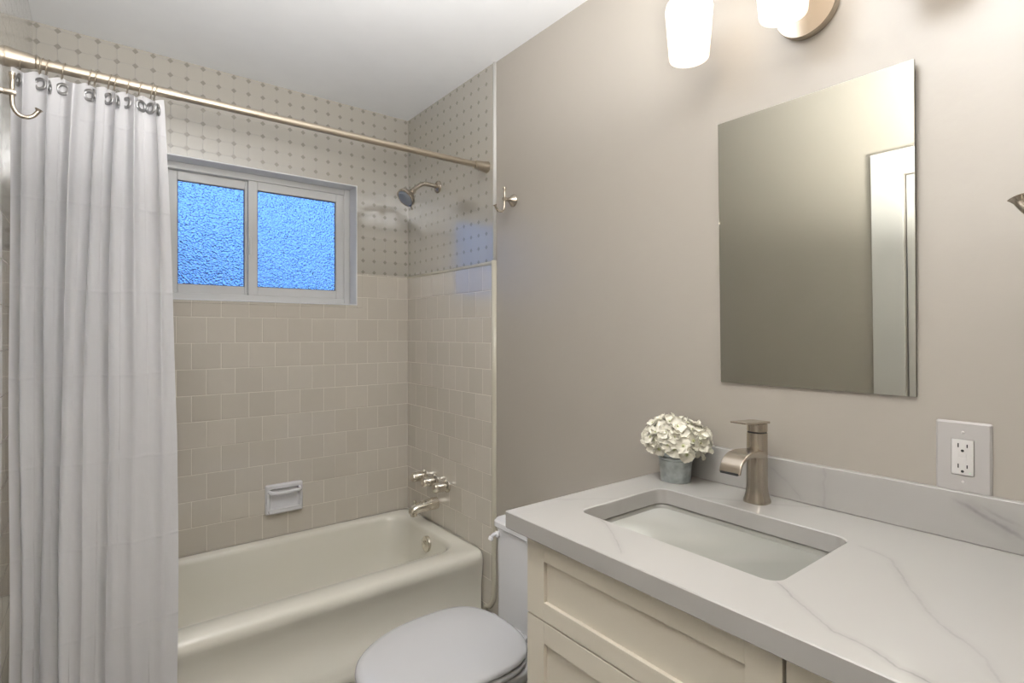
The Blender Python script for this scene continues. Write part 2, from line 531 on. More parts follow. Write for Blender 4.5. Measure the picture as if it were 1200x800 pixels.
# bullnose edges
bm = bmesh.new()
path = [(XR-0.001, TE+0.002, 1.600), (XR-0.001, TE+0.002, 1.0), (XR-0.001, TE+0.002, 0.24)]
for i in range(1, 9):
    a = PI/2*i/8
    path.append((XR-0.001, TE+0.002+0.06*(1-math.cos(a)), 0.20-0.09*math.sin(a)))
path.append((XR-0.001, TE+0.066, 0.02))
tube(bm, path, 0.0125, 16)
link('bullnose_edge', bm, 'bullnose', wr, smooth=True)
bm = bmesh.new(); tube(bm, [(XR-0.001, TE-0.002, 1.600), (XR-0.001, TE-0.002, ZC)], 0.0085, 16)
link('upper_edge_trim', bm, 'trim_white', wr, smooth=True)
bm = bmesh.new(); box(bm, XR-TS-0.005, XR, TE+0.008, YB, 1.583, 1.597)
link('tile_cap', bm, 'bullnose', wr, bevel=0.003)

# left wall with its doorway (seen in the mirror)
DY0, DY1, DZ = 0.12, 0.815, 1.935
bm = bmesh.new()
box(bm, XL-0.1, XL, DY1, YB+0.2, 0, ZC)
box(bm, XL-0.1, XL, -1.4, DY0, 0, ZC)
box(bm, XL-0.1, XL, DY0, DY1, DZ, ZC)
wl = struct(link('wall_left', bm, 'paint'))
link('upper_tile', box(bmesh.new(), XL, -0.185, 1.775, YB, 1.588, ZC), 'mosaic_side', wl)
link('lower_tile', box(bmesh.new(), XL, -0.183, 1.775, YB, 0.0, 1.588), 'brick_side', wl)
bm = bmesh.new(); tube(bm, [(XL+0.008, 1.772, 0.0), (XL+0.008, 1.772, ZC)], 0.0110, 14)
link('bullnose_edge', bm, 'bullnose', wl, smooth=True)
# door slab and casing in the left wall
dr = struct(link('door_1', box(bmesh.new(), XL-0.06, XL-0.02, DY0+0.003, DY1-0.003, 0.005, DZ-0.003), 'trim_white', bevel=0.002))
bm = bmesh.new()
CW = 0.125
box(bm, XL, XL+0.016, DY1, DY1+CW, 0, DZ+0.11)
box(bm, XL, XL+0.016, DY0-CW+0.03, DY0, 0, DZ+0.11)
box(bm, XL, XL+0.016, DY0, DY1, DZ, DZ+0.11)
struct(link('trim_1', bm, 'trim_white', bevel=0.003))

# back wall with the window opening
WX0, WX1, WZ0, WZ1 = 0.205, 1.049, 1.432, 2.040
WD = 0.085                       # recess depth to the window frame
bm = bmesh.new()
for a in ((XL, WX0, 0, ZC), (WX1, XR, 0, ZC), (WX0, WX1, 0, WZ0), (WX0, WX1, WZ1, ZC)):
    box(bm, a[0], a[1], YB+0.006, YB+0.16, a[2], a[3])
wb = struct(link('wall_back', bm, 'paint'))
bm = bmesh.new()
LT = 1.588
for a in ((XL+0.018, WX0, LT, ZC), (WX1, XR-TS+0.002, LT, ZC), (WX0, WX1, WZ1, ZC)):
    box(bm, a[0], a[1], YB, YB+0.008, a[2], a[3])
link('upper_tile', bm, 'mosaic_back', wb)
bm = bmesh.new()
for a in ((XL+0.018, WX0-0.02, 0.02, LT), (WX1+0.026, XR-TS-0.002, 0.02, LT), (WX0-0.02, WX1+0.026, 0.02, WZ0-0.012)):
    box(bm, a[0], a[1], YB-0.002, YB+0.008, a[2], a[3])
link('lower_tile', bm, 'brick_back', wb)
bm = bmesh.new()
box(bm, WX1, WX1+0.026, YB-0.003, YB+0.008, WZ0-0.012, LT+0.006)
box(bm, WX1+0.026, XR-TS-0.002, YB-0.003, YB+0.008, LT-0.002, LT+0.008)
box(bm, WX0-0.02, WX1, YB-0.003, YB+0.008, WZ0-0.012, WZ0)
box(bm, WX0-0.02, WX0, YB-0.003, YB+0.008, WZ0, LT+0.006)
link('bullnose_edge', bm, 'brick_back', wb, bevel=0.002)

# window
win = struct(empty('window_1', (0, 0, 0)))
bm = bmesh.new()                 # jamb lining the recess
jt = 0.006
box(bm, WX0, WX0+jt, YB-0.004, YB+WD, WZ0, WZ1)
box(bm, WX1-jt, WX1, YB-0.004, YB+WD, WZ0, WZ1)
box(bm, WX0+jt, WX1-jt, YB-0.004, YB+WD, WZ1-jt, WZ1)
box(bm, WX0+jt, WX1-jt, YB-0.004, YB+WD, WZ0, WZ0+jt)
link('window_jamb', bm, 'jamb', win, bevel=0.0015)
FY = YB+WD-0.002                 # face of the vinyl frame
x0, x1, z0, z1 = WX0+jt, WX1-jt, WZ0+jt, WZ1-jt
bm = bmesh.new(); fw = 0.030
def ring4(bm, x0, x1, z0, z1, w, y0, y1):
    box(bm, x0, x0+w, y0, y1, z0, z1)
    box(bm, x1-w, x1, y0, y1, z0, z1)
    box(bm, x0+w, x1-w, y0, y1, z1-w, z1)
    box(bm, x0+w, x1-w, y0, y1, z0, z0+w)
ring4(bm, x0, x1, z0, z1, fw, FY, FY+0.06)
link('window_frame', bm, 'vinyl', win, bevel=0.003)
MX = 0.560
# right sash stands forward, left pane slides behind it
bm = bmesh.new()
ring4(bm, MX, x1-fw, z0+fw, z1-fw, 0.040, FY+0.006, FY+0.034)
box(bm, MX+0.004, MX+0.012, FY+0.001, FY+0.006, z0+fw+0.19, z0+fw+0.27)
rs = link('sash', bm, 'vinyl', win, bevel=0.003)
bm = bmesh.new()
ring4(bm, MX+0.040, x1-fw-0.040, z0+fw+0.040, z1-fw-0.040, 0.0035, FY+0.016, FY+0.02)
link('gasket', bm, 'gasket', rs)
link('pane', box(bmesh.new(), MX+0.038, x1-fw-0.038, FY+0.020, FY+0.025, z0+fw+0.038, z1-fw-0.038), 'glass', rs)
bm = bmesh.new()
ring4(bm, x0+fw, MX+0.03, z0+fw, z1-fw, 0.040, FY+0.030, FY+0.056)
ls = link('sash', bm, 'vinyl', win, bevel=0.003)
bm = bmesh.new()
ring4(bm, x0+fw+0.040, MX-0.010, z0+fw+0.040, z1-fw-0.040, 0.003, FY+0.040, FY+0.044)
link('gasket', bm, 'gasket', ls)
link('pane', box(bmesh.new(), x0+fw+0.038, MX-0.008, FY+0.044, FY+0.049, z0+fw+0.038, z1-fw-0.038), 'glass', ls)

# dark wall added outside to dim the lower left of the obscure glass
struct(link('added_wall_outside', box(bmesh.new(), -2.5, 0.80, 5.4, 5.5, 0, 2.02), 'outside'))

# wall with the doorway behind the camera, hall beyond
bm = bmesh.new()
box(bm, 0.62, XR, YR-0.11, YR, 0, ZC)
box(bm, XL, 0.62, YR-0.11, YR, 2.05, ZC)
wq = struct(link('wall_front', bm, 'paint'))
struct(link('wall_hall', box(bmesh.new(), XL, XR, -1.4, -1.3, 0, ZC), 'paint'))

# ================================================================== bathtub
tub = empty('bathtub', (0.57, 2.27, 0))
tag(tub, 'cream white enamel bathtub in the tiled alcove under the window', 'bathtub')
TX0, TX1, TY0, TY1, TZ = -0.180, 1.328, 1.903, 2.634, 0.350
rings = []
R = lambda a, b, c, d, r, z: rings.append(rrect(a, b, c, d, r, z, 8, 28))
R(TX0, TX1, TY0+0.004, TY1, 0.012, 0.0)
R(TX0, TX1, TY0+0.004, TY1, 0.012, 0.045)
R(TX0, TX1, TY0+0.012, TY1, 0.012, 0.055)
R(TX0, TX1, TY0+0.012, TY1, 0.012, 0.085)
R(TX0, TX1, TY0+0.020, TY1, 0.012, 0.095)
R(TX0, TX1, TY0+0.018, TY1, 0.012, 0.20)
R(TX0, TX1, TY0+0.008, TY1, 0.014, 0.270)
R(TX0, TX1, TY0+0.001, TY1, 0.020, 0.300)
R(TX0, TX1, TY0, TY1, 0.022, 0.318)
R(TX0, TX1, TY0+0.004, TY1, 0.024, 0.333)
R(TX0, TX1-0.001, TY0+0.012, TY1, 0.026, 0.344)
R(TX0, TX1-0.003, TY0+0.024, TY1, 0.028, TZ)
R(TX0+0.03, TX1-0.02, TY0+0.05, TY1-0.015, 0.05, TZ+0.001)
R(TX0+0.075, TX1-0.062, TY0+0.100, TY1-0.040, 0.09, TZ-0.001)
R(TX0+0.085, TX1-0.070, TY0+0.112, TY1-0.048, 0.10, TZ-0.008)
R(TX0+0.092, TX1-0.074, TY0+0.118, TY1-0.053, 0.11, TZ-0.024)
R(TX0+0.14, TX1-0.090, TY0+0.130, TY1-0.065, 0.12, 0.20)
R(TX0+0.19, TX1-0.105, TY0+0.145, TY1-0.080, 0.13, 0.10)
R(TX0+0.22, TX1-0.130, TY0+0.170, TY1-0.105, 0.12, 0.062)
R(TX0+0.29, TX1-0.190, TY0+0.225, TY1-0.165, 0.10, 0.048)
bm = bmesh.new(); loft(bm, rings, cap0=True, cap1=True)
def sst(v, a, b):
    t = max(0.0, min(1.0, (v-a)/(b-a))); return t*t*(3-2*t)
def apron(co):
    # the middle of the apron steps back between two swelled ends
    if co.y < TY0+0.03 and co.z < 0.31 and 0.03 < co.z:
        k = sst(co.x, TX0+0.18, TX0+0.26)*(1-sst(co.x, 1.06, 1.15))
        k *= 1-sst(co.z, 0.26, 0.31)
        if co.z > 0.09: co.y += 0.014*k
    return co
disp(bm, apron)
shell = link('tub_shell', bm, 'tub', tub, smooth=True)
shell.matrix_parent_inverse = Matrix.Translation(-tub.location)
def keep(o, p):      # parent without moving
    o.parent = p; o.matrix_parent_inverse = Matrix.Translation(-Vector(p.location)); return o
ov = bmesh.new()
lathe(ov, [(0.0, 0.016), (0.006, 0.016), (0.008, 0.0135), (0.030, 0.013), (0.036, 0.010), (0.038, 0.004), (0.038, -0.004)], frame((TX1-0.080, 2.27, 0.286), (-1, 0, 0.08)), 32)
tube(ov, [(TX1-0.095, 2.27, 0.30), (TX1-0.105, 2.27, 0.30)], 0.004)
o = link('overflow_plate', ov, 'chrome', None, auto=True); keep(o, tub); o['label'] = 'round chrome overflow plate'

# ================================================================== shower fittings
def flange(bm, p, d, r, t=0.006):
    lathe(bm, [(r, -0.002), (r, t*0.4), (r*0.85, t), (r*0.4, t*1.6), (0, t*1.6)], frame(p, d), 32)
XF = XR-TS-0.002      # face of lower tile
hg = 'chrome valve handles over the tub spout'
names = ['chrome tub valve handle nearest the window, at the left of three', 'middle chrome tub valve handle above the spout', 'chrome tub valve handle nearest the tile edge, at the right of three']
for (y, z), lab in zip([(2.445, 0.563), (2.335, 0.561), (2.225, 0.558)], names):
    t = tag(empty('tub_valve_handle', (XF, y, z)), lab, 'faucet handle', hg)
    bm = bmesh.new(); flange(bm, (0, 0, 0), (-1, 0, 0), 0.031, 0.010)
    lathe(bm, [(0.020, 0), (0.018, 0.012)], frame((-0.008, 0, 0), (-1, 0, 0)), 24)
    link('escutcheon', bm, 'chrome', t, auto=True)
    bm = bmesh.new()
    n = 48; prof = [(0.018, 0.016), (0.0235, 0.018), (0.0245, 0.024), (0.0225, 0.066), (0.020, 0.072), (0.010, 0.075)]
    rings = []
    for r, h in prof:
        rings.append([(-h, (r + (0.0006*math.cos(8*2*PI*i/n) if 0.031 < h < 0.078 else 0))*math.cos(2*PI*i/n), (r + (0.0006*math.cos(8*2*PI*i/n) if 0.031 < h < 0.078 else 0))*math.sin(2*PI*i/n)) for i in range(n)])
    loft(bm, rings, True, True)
    link('knob', bm, 'chrome', t, auto=True)
# tub spout
t = tag(empty('tub_spout', (XF, 2.325, 0.452)), 'chrome tub spout with pull-up diverter below the three valve handles', 'tub spout')
bm = bmesh.new()
prof = [(0.0, 0.030, 0.030, 0.0), (0.02, 0.030, 0.030, 0.0), (0.06, 0.028, 0.027, -0.001), (0.10, 0.026, 0.024, -0.004), (0.128, 0.024, 0.022, -0.010), (0.142, 0.020, 0.017, -0.016), (0.148, 0.010, 0.008, -0.020)]
rings = []
for h, ry, rz, dz in prof:
    rings.append([(-h, ry*math.cos(2*PI*i/28), rz*math.sin(2*PI*i/28)+dz) for i in range(28)])
loft(bm, rings, True, True)
lathe(bm, [(0.016, -0.040), (0.017, -0.028), (0.018, -0.010)], Matrix.Translation((-0.125, 0, 0)), 24)
link('spout_body', bm, 'chrome', t, auto=True)
bm = bmesh.new(); lathe(bm, [(0.004, 0.005), (0.004, 0.022), (0.007, 0.023), (0.007, 0.032), (0.005, 0.034)], Matrix.Translation((-0.120, 0, 0)), 16)
link('diverter_knob', bm, 'chrome', t, auto=True)
# shower head
XU = XR-TS+0.002
t = tag(empty('wall_shower', (XU, 2.315, 2.012)), 'brushed nickel shower head on a bent arm below the curtain rod', 'shower head')
bm = bmesh.new(); flange(bm, (0, 0, 0), (-1, 0, 0), 0.030, 0.009)
link('wall_flange', bm, 'nickel', t, auto=True)
path = smooth_path([(0, 0, 0), (-0.05, 0, 0.004), (-0.085, 0, 0.001), (-0.115, 0, -0.018), (-0.140, 0, -0.042)], 6)
bm = bmesh.new(); tube(bm, path, 0.0105, 16)
link('shower_arm', bm, 'nickel', t, smooth=True)
dv = Vector((-0.72, -0.12, -0.68)).normalized()
hp = Vector((-0.136, 0, -0.040))
bm = bmesh.new()
lathe(bm, [(0.0, -0.008), (0.010, -0.007), (0.014, 0.0), (0.014, 0.012), (0.010, 0.016), (0.013, 0.020), (0.020, 0.026), (0.036, 0.040), (0.044, 0.050), (0.0465, 0.058), (0.0465, 0.066), (0.043, 0.069), (0.040, 0.067)], frame(hp, dv), 40, cap1=True)
hd = link('head_shell', bm, 'nickel', t, auto=True)
bm = bmesh.new()
fm = frame(hp, dv)
lathe(bm, [(0.0, 0.072), (0.020, 0.0715), (0.036, 0.069), (0.040, 0.066)], fm, 40, cap1=True)
for ring, k in ((0.012, 6), (0.022, 12), (0.032, 18)):
    for i in range(k):
        a = 2*PI*i/k
        lathe(bm, [(0.0022, 0.068), (0.0018, 0.074), (0, 0.0745)], fm @ Matrix.Translation((ring*math.cos(a), ring*math.sin(a), 0)), 8)
o = link('spray_face', bm, 'darkface', hd, auto=True); o['label'] = 'dark grey nozzle face'
bm = bmesh.new()
dn = (Vector((0.2, 0, -1)) - dv*Vector((0.2, 0, -1)).dot(dv)).normalized()
tube(bm, [hp+dv*0.063+dn*0.040, hp+dv*0.068+dn*0.062], [0.004, 0.0045], 12)
link('spray_lever', bm, 'nickel', t, auto=True)
# soap dish
t = tag(empty('soap_dish', (0.694, YB-0.002, 0.455)), 'white ceramic soap dish with grab bar set in the tile above the tub', 'soap dish')
bm = bmesh.new()
W_, H_ = 0.165, 0.137
def rr(w0, w1, h0, h1, r, y): return [(p[0], y, p[1]) for p in [(q[0], q[1]) for q in rrect(w0, w1, h0, h1, r, 0, 4, 4)]]
rings = [rr(-W_/2, W_/2, 0, H_, 0.008, 0.0), rr(-W_/2, W_/2, 0, H_, 0.008, -0.010), rr(-W_/2+0.006, W_/2-0.006, 0.006, H_-0.006, 0.008, -0.017),
         rr(-W_/2+0.016, W_/2-0.016, 0.018, H_-0.020, 0.008, -0.016), rr(-W_/2+0.022, W_/2-0.022, 0.026, H_-0.026, 0.010, -0.003)]
loft(bm, rings, True, True)
link('dish_frame', bm, 'porcelain', t, auto=True)
bm = bmesh.new()
tube(bm, smooth_path([(-W_/2+0.014, -0.010, 0.108), (-W_/2+0.022, -0.034, 0.104), (-0.03, -0.040, 0.102), (0.03, -0.040, 0.102), (W_/2-0.022, -0.034, 0.104), (W_/2-0.014, -0.010, 0.108)], 6), 0.0085, 14)
link('grab_bar', bm, 'porcelain', t, smooth=True)
bm = bmesh.new()
box(bm, -W_/2+0.010, W_/2-0.010, -0.036, -0.010, 0.010, 0.022)
box(bm, -W_/2+0.010, W_/2-0.010, -0.036, -0.030, 0.022, 0.030)
link('tray', bm, 'porcelain', t, bevel=0.004)

# ================================================================== curtain rod, rings, curtain
RY, RZ = 1.897, 2.008
t = tag(empty('curtain_rod', (0.57, RY, RZ)), 'brushed nickel shower curtain rod spanning the tub alcove', 'curtain rod')
ox = 0.57
bm = bmesh.new()
tube(bm, [(-0.145-ox, 0, 0), (0.20-ox, 0, 0)], 0.0140, 24)
tube(bm, [(0.20-ox, 0, 0), (1.275-ox, 0, 0)], 0.0125, 24)
link('rod_tube', bm, 'nickel_warm', t, auto=True)
for xa, sg in ((-0.185, 1), (XU, -1)):
    bm = bmesh.new()
    lathe(bm, [(0.0, 0.0), (0.025, 0.0), (0.0255, 0.004), (0.023, 0.012), (0.0185, 0.045), (0.0165, 0.058), (0.013, 0.060)], frame((xa-ox, 0, 0), (sg, 0, 0)), 32)
    lathe(bm, [(0.013, 0.060), (0.0175, 0.061), (0.0175, 0.066), (0.013, 0.067)], frame((xa-ox, 0, 0), (sg, 0, 0)), 32)
    link('end_flange', bm, 'nickel_warm', t, auto=True)

cur = empty('shower_curtain', (0, RY, 1.99))
tag(cur, 'white fabric shower curtain gathered at the left end of the rod', 'curtain')
NS, NZ = 330, 120
ZT, ZB = 1.988, 0.10
CX0 = -0.176
# fold layout: (width share top, width share bottom, depth top, depth bottom) left to right
folds = [(1.0, 0.90, 0.70, 0.60), (0.95, 0.60, 1.0, 0.90), (1.05, 0.72, 0.9, 1.05), (0.80, 1.15, 1.0, 0.25),
         (0.9, 0.95, 0.95, 0.85), (0.80, 1.5, 1.0, 0.18), (1.0, 1.45, 0.8, 0.30)]
NF = len(folds)
st = sum(f[0] for f in folds); sb = sum(f[1] for f in folds)
ct = [0.0]; cb = [0.0]
for f in folds: ct.append(ct[-1]+f[0]/st); cb.append(cb[-1]+f[1]/sb)
bm = bmesh.new()
grid = []
for iz in range(NZ+1):
    q = iz/NZ; z = ZT+(ZB-ZT)*q
    qq = 1-math.exp(-3.0*q)
    row = []
    xr = 0.160 + 0.030*min(1.0, q*1.9)**0.8
    for i in range(NS+1):
        s = i/NS*NF; k = min(int(s), NF-1); f = s-k
        a = ct[k]+(ct[k+1]-ct[k])*f; b = cb[k]+(cb[k+1]-cb[k])*f
        px = a+(b-a)*qq
        # blend fold depth between neighbours so folds run into each other
        k2 = min(k+1, NF-1) if f > 0.5 else max(k-1, 0)
        w = abs(f-0.5)
        dt = folds[k][2]*(1-w)+folds[k2][2]*w; db = folds[k][3]*(1-w)+folds[k2][3]*w
        dep = dt+(db-dt)*qq
        ph = 2*PI*(f + 0.04*math.sin(5*q+k*1.7))
        amp = (0.019+0.006*min(1, q*6)-0.011*min(1, max(0, q-0.08)*2.2)) * dep
        wv = math.cos(ph) - 0.22*math.cos(2*ph+0.6)
        y = RY - 0.004 - 0.045*qq*(1 if q > 0 else 0) - amp*wv*-1.0
        x = CX0+(xr-CX0)*px + 0.010*dep*math.sin(ph)*(0.7+0.5*math.sin(k*2.3+q*2)) * min(1.0, 4*f*(1-f)+0.1)
        x += 0.003*math.sin(q*11+k*2.1)*q
        y += 0.003*math.sin(q*9+s*1.3)*q
        if z < 0.37: y = min(y, TY0-0.006)
        # top hem dips between the rings
        zz = z - (0.010*(1-math.cos(2*PI*f*1.0))*math.exp(-q*30))
        row.append(bm.verts.new((x, y-RY, zz-1.99)))
    grid.append(row)
for a, b in zip(grid[:-1], grid[1:]):
    for i in range(NS): bm.faces.new((a[i], a[i+1], b[i+1], b[i]))
cl = link('curtain_cloth', bm, 'fabric', cur, smooth=True)
# metal eyelets in the header and the rings that hold them
ringg = []
def surf(sv, iz):
    i = int(sv/NF*NS); return cl.data.vertices[iz*(NS+1)+i].co.copy(), i
for k, sv in enumerate([0.35, 1.12, 1.62, 2.1, 3.15, 3.6, 4.15, 4.65, 5.15, 5.85, 6.25, 6.72]):
    iz = 2
    p, i = surf(sv, iz)
    a = cl.data.vertices[iz*(NS+1)+max(0, i-4)].co; b = cl.data.vertices[iz*(NS+1)+min(NS, i+4)].co
    tx = (b-a).normalized(); nrm = Vector((tx.y, -tx.x, 0)).normalized()
    if nrm.y > 0: nrm.negate()
    bm = bmesh.new()
    m = frame(p+nrm*0.0050, nrm)
    lathe(bm, [(0.0085, 0.0), (0.009, 0.0022), (0.013, 0.0028), (0.017, 0.0018), (0.0175, 0.0)], m, 28, False, False)
    lathe(bm, [(0.0085, 0.0), (0.0085, -0.003)], m, 28, False, False)
    link('eyelet', bm, 'eyelet', cur, smooth=True)
    bm = bmesh.new()
    rx = p.x; c = Vector((rx, RY, RZ-0.005))
    pts = [c + Vector((0.004*math.sin(t_*2*PI/24), 0.0185*math.cos(t_*2*PI/24), 0.021*math.sin(t_*2*PI/24))) for t_ in range(25)]
    cen = Vector((rx, RY, RZ))
    tube(bm, [q_-cen for q_ in pts], 0.0013, 8)
    rg = link('curtain_ring', bm, 'nickel_warm', None, smooth=True, loc=cen)
    tag(rg, 'thin metal curtain ring looped over the rod above the white shower curtain', 'curtain ring', 'curtain rings on the shower rod')

# ================================================================== robe hooks
def make_hook(loc, rz, label, down=0.0):
    """wall at local x=0, reaching along -x"""
    t = tag(empty('robe_hook', loc, rz), label, 'hook', 'brushed nickel robe hooks on the walls')
    bm = bmesh.new()
    lathe(bm, [(0.025, 0.0), (0.0255, 0.003), (0.022, 0.008), (0.014, 0.016), (0.0095, 0.024), (0.008, 0.030)], frame((0, 0, 0), (-1, 0, 0)), 32)
    link('wall_flange', bm, 'nickel', t, auto=True)
    bm = bmesh.new()
    tube(bm, [(-0.026, 0, 0), (-0.046, 0, 0), (-0.053, 0, 0)], [0.0075, 0.0085, 0.0075], 20)
    link('post', bm, 'nickel', t, auto=True)
    bm = bmesh.new()
    path = smooth_path([(-0.046, 0, 0.047), (-0.046, 0, 0.02), (-0.046, 0, -0.02), (-0.049, 0, -0.038), (-0.058, 0, -0.050), (-0.071, 0, -0.053), (-0.083, 0, -0.047), (-0.091, 0, -0.036), (-0.094, 0, -0.029)], 6)
    n = len(path)
    rad = []
    for i in range(n):
        f = i/(n-1)
        r = 0.0048
        if f < 0.05: r = 0.0062
        if f > 0.9: r = 0.0048+0.0036*(f-0.9)/0.1
        rad.append(r)
    tube(bm, path, rad, 16)
    link('hook_arm', bm, 'nickel', t, auto=True)
    return t
make_hook((XR, 1.717, 1.829), 0, 'brushed nickel robe hook on the painted wall beside the tile edge')
make_hook((XL, 1.730, 1.862), PI, 'brushed nickel robe hook in front of the shower curtain at the left')
hk = make_hook((0.82, YR, 1.474), PI/2*-1, 'brushed nickel robe hook tip poking into view to the right of the mirror')
hk.rotation_euler = (0, 0, -PI/2)

# ================================================================== toilet
TCY = 1.302
to = tag(empty('toilet', (0.9, TCY, 0)), 'white toilet with closed lid between the bathtub and the vanity', 'toilet')
def egg(z, grow=0.0, back=0.992, x0=0.79, fl=0.268, w=0.186, n=64):
    pts = []
    for i in range(n):
        a = 2*PI*i/n
        c, s = math.cos(a), math.sin(a)
        if c < 0:       # rounded front (towards -x)
            px = x0 + (fl+grow)*c; py = (w+grow)*s
        else:           # squarer back
            e_ = 2/3.6
            px = x0 + (back-x0+grow)*(abs(c)**e_); py = (w+grow)*math.copysign(abs(s)**(0.86), s)
        pts.append((px-0.9, py, z))
    return pts
bm = bmesh.new()
loft(bm, [egg(0.398, -0.012), egg(0.398, -0.002), egg(0.402, 0.001), egg(0.410, 0.0), egg(0.415, -0.006), egg(0.418, -0.02), egg(0.421, -0.07), egg(0.422, -0.12)], True, True)
link('toilet_lid', bm, 'lid', to, smooth=True)
bm = bmesh.new()
loft(bm, [egg(0.375, -0.012), egg(0.375, -0.004), egg(0.380, 0.0), egg(0.390, 0.0), egg(0.3945, -0.005), egg(0.3945, -0.07), egg(0.375, -0.075)], closed=True)
link('toilet_seat', bm, 'lid', to, smooth=True)
bm = bmesh.new()
kk = dict(back=1.05)
loft(bm, [egg(0.0, -0.085, fl=0.20, w=0.19, **kk), egg(0.05, -0.09, fl=0.20, w=0.19, **kk), egg(0.16, -0.085, fl=0.22, w=0.19, **kk), egg(0.25, -0.055, fl=0.24, **kk), egg(0.31, -0.028, **kk), egg(0.345, -0.012, **kk), egg(0.362, -0.008, **kk), egg(0.371, -0.012, **kk),
          egg(0.372, -0.05, **kk), egg(0.33, -0.07, **kk), egg(0.22, -0.12, **kk)], True, True)
link('toilet_bowl', bm, 'porcelain', to, smooth=True)
for sg in (-1, 1):
    bm = bmesh.new(); tube(bm, [(0.098, sg*0.070-0.018, 0.392), (0.098, sg*0.070+0.018, 0.392)], 0.008, 16)
    link('hinge', bm, 'lid', to, auto=True)
bm = bmesh.new()
loft(bm, [rrect(1.09-0.9, 1.315-0.9, -0.205, 0.205, 0.035, 0.30, 6, 4), rrect(1.098-0.9, 1.318-0.9, -0.214, 0.214, 0.035, 0.40, 6, 4), rrect(1.098-0.9, 1.320-0.9, -0.216, 0.216, 0.032, 0.618, 6, 4)], True, True)
link('tank', bm, 'porcelain', to, auto=True)
bm = bmesh.new()
loft(bm, [rrect(1.096-0.9, 1.324-0.9, -0.218, 0.218, 0.03, 0.618, 6, 4), rrect(1.090-0.9, 1.328-0.9, -0.224, 0.224, 0.03, 0.624, 6, 4), rrect(1.090-0.9, 1.328-0.9, -0.224, 0.224, 0.03, 0.640, 6, 4), rrect(1.096-0.9, 1.322-0.9, -0.218, 0.218, 0.028, 0.647, 6, 4)], True, True)
link('tank_lid', bm, 'porcelain', to, auto=True)
bm = bmesh.new()
lathe(bm, [(0.011, -0.01), (0.011, 0.006), (0.008, 0.010)], frame((1.097-0.9, 0.190, 0.598), (-1, 0, 0)), 20)
tube(bm, smooth_path([(1.092-0.9, 0.190, 0.600), (1.080-0.9, 0.193, 0.599), (1.074-0.9, 0.197, 0.592), (1.070-0.9, 0.200, 0.582)], 5), [0.006]*11+[0.0085]*5, 12)
link('flush_lever', bm, 'porcelain', to, auto=True)

# ================================================================== vanity
va_ = tag(empty('vanity_cabinet', (1.045, 0.48, 0)), 'cream shaker vanity cabinet with recessed panel drawers under the quartz countertop', 'cabinet')
VX, VY0, VY1, VZ = 0.752, YR+0.002, 0.914, 0.850
def vb(*a): return a
bm = bmesh.new()
T = 0.018
cx, cy = 1.045, 0.48
def vbox(bm, x0, x1, y0, y1, z0, z1): box(bm, x0-cx, x1-cx, y0-cy, y1-cy, z0, z1)
vbox(bm, VX+0.022, XR-0.001, VY1-T, VY1, 0, VZ)        # far side panel
vbox(bm, VX+0.022, XR-0.001, VY0, VY0+T, 0, VZ)        # near side panel
vbox(bm, VX+0.022, XR-0.001, VY0+T, VY1-T, 0.09, 0.09+T)
vbox(bm, XR-0.010, XR-0.001, VY0+T, VY1-T, 0.09+T, VZ)
vbox(bm, VX+0.07, VX+0.085, VY0+T, VY1-T, 0, 0.09)
link('cabinet_box', bm, 'cab', va_, bevel=0.001)
bm = bmesh.new()
GY = 0.356
vbox(bm, VX+0.022, VX+0.040, VY0+T, GY-0.02, VZ-0.03, VZ)
vbox(bm, VX+0.022, VX+0.040, GY-0.02, GY+0.02, 0.10, VZ)
vbox(bm, VX+0.022, VX+0.040, GY+0.02, VY1-T, VZ-0.03, VZ)
vbox(bm, VX+0.022, VX+0.040, VY0+T, VY1-T, 0.65, 0.70)
link('face_frame', bm, 'gapwood', va_)
def shaker(y0, y1, z0, z1, st=0.055):
    bm = bmesh.new()
    xa, xb = VX, VX+0.021
    vbox(bm, xa, xb, y0, y0+st, z0, z1)
    vbox(bm, xa, xb, y1-st, y1, z0, z1)
    vbox(bm, xa, xb, y0+st, y1-st, z0, z0+st*0.70)
    vbox(bm, xa, xb, y0+st, y1-st, z1-st*0.82, z1)
    fr = link('drawer_front', bm, 'cab', va_, bevel=0.0008)
    bm = bmesh.new(); vbox(bm, xa+0.009, xb-0.003, y0+st-0.003, y1-st+0.003, z0+st*0.7-0.003, z1-st*0.82+0.003)
    link('recessed_panel', bm, 'cab', fr)
shaker(GY+0.0015, VY1, 0.680, 0.8505)
shaker(GY+0.0015, VY1, 0.395, 0.6765)
shaker(GY+0.0015, VY1, 0.105, 0.3915)
shaker(VY0, GY-0.0035, 0.680, 0.8505)
shaker(VY0, GY-0.0035, 0.395, 0.6765)
shaker(VY0, GY-0.0035, 0.105, 0.3915)

# countertop with the sink cutout
CZ0, CZ1 = 0.852, 0.890
ct_ = tag(empty('countertop', (1.03, 0.5, CZ1)), 'white quartz countertop with soft grey veins around the sink', 'countertop')
SX0, SX1, SY0, SY1 = 0.864, 1.162, 0.420, 0.866
ctx = Vector((1.03, 0.5, CZ1))
def sh(pts): return [(p[0]-ctx.x, p[1]-ctx.y, p[2]-ctx.z) for p in pts]
OX0, OX1, OY0, OY1 = 0.731, XR-0.001, YR+0.001, 0.968
bm = bmesh.new()
outer = lambda z, g=0: sh(rrect(OX0+g, OX1-g, OY0+g, OY1-g, 0.003, z, 6, 10))
inner = lambda z, g=0: sh(rrect(SX0-g, SX1+g, SY0-g, SY1+g, 0.028, z, 6, 10))
loft(bm, [inner(CZ0), inner(CZ1-0.002), inner(CZ1, 0.002), outer(CZ1, 0.0018), outer(CZ1-0.0018), outer(CZ0+0.0018), outer(CZ0, 0.0018)], closed=True)
link('slab', bm, 'quartz', ct_, auto=True)
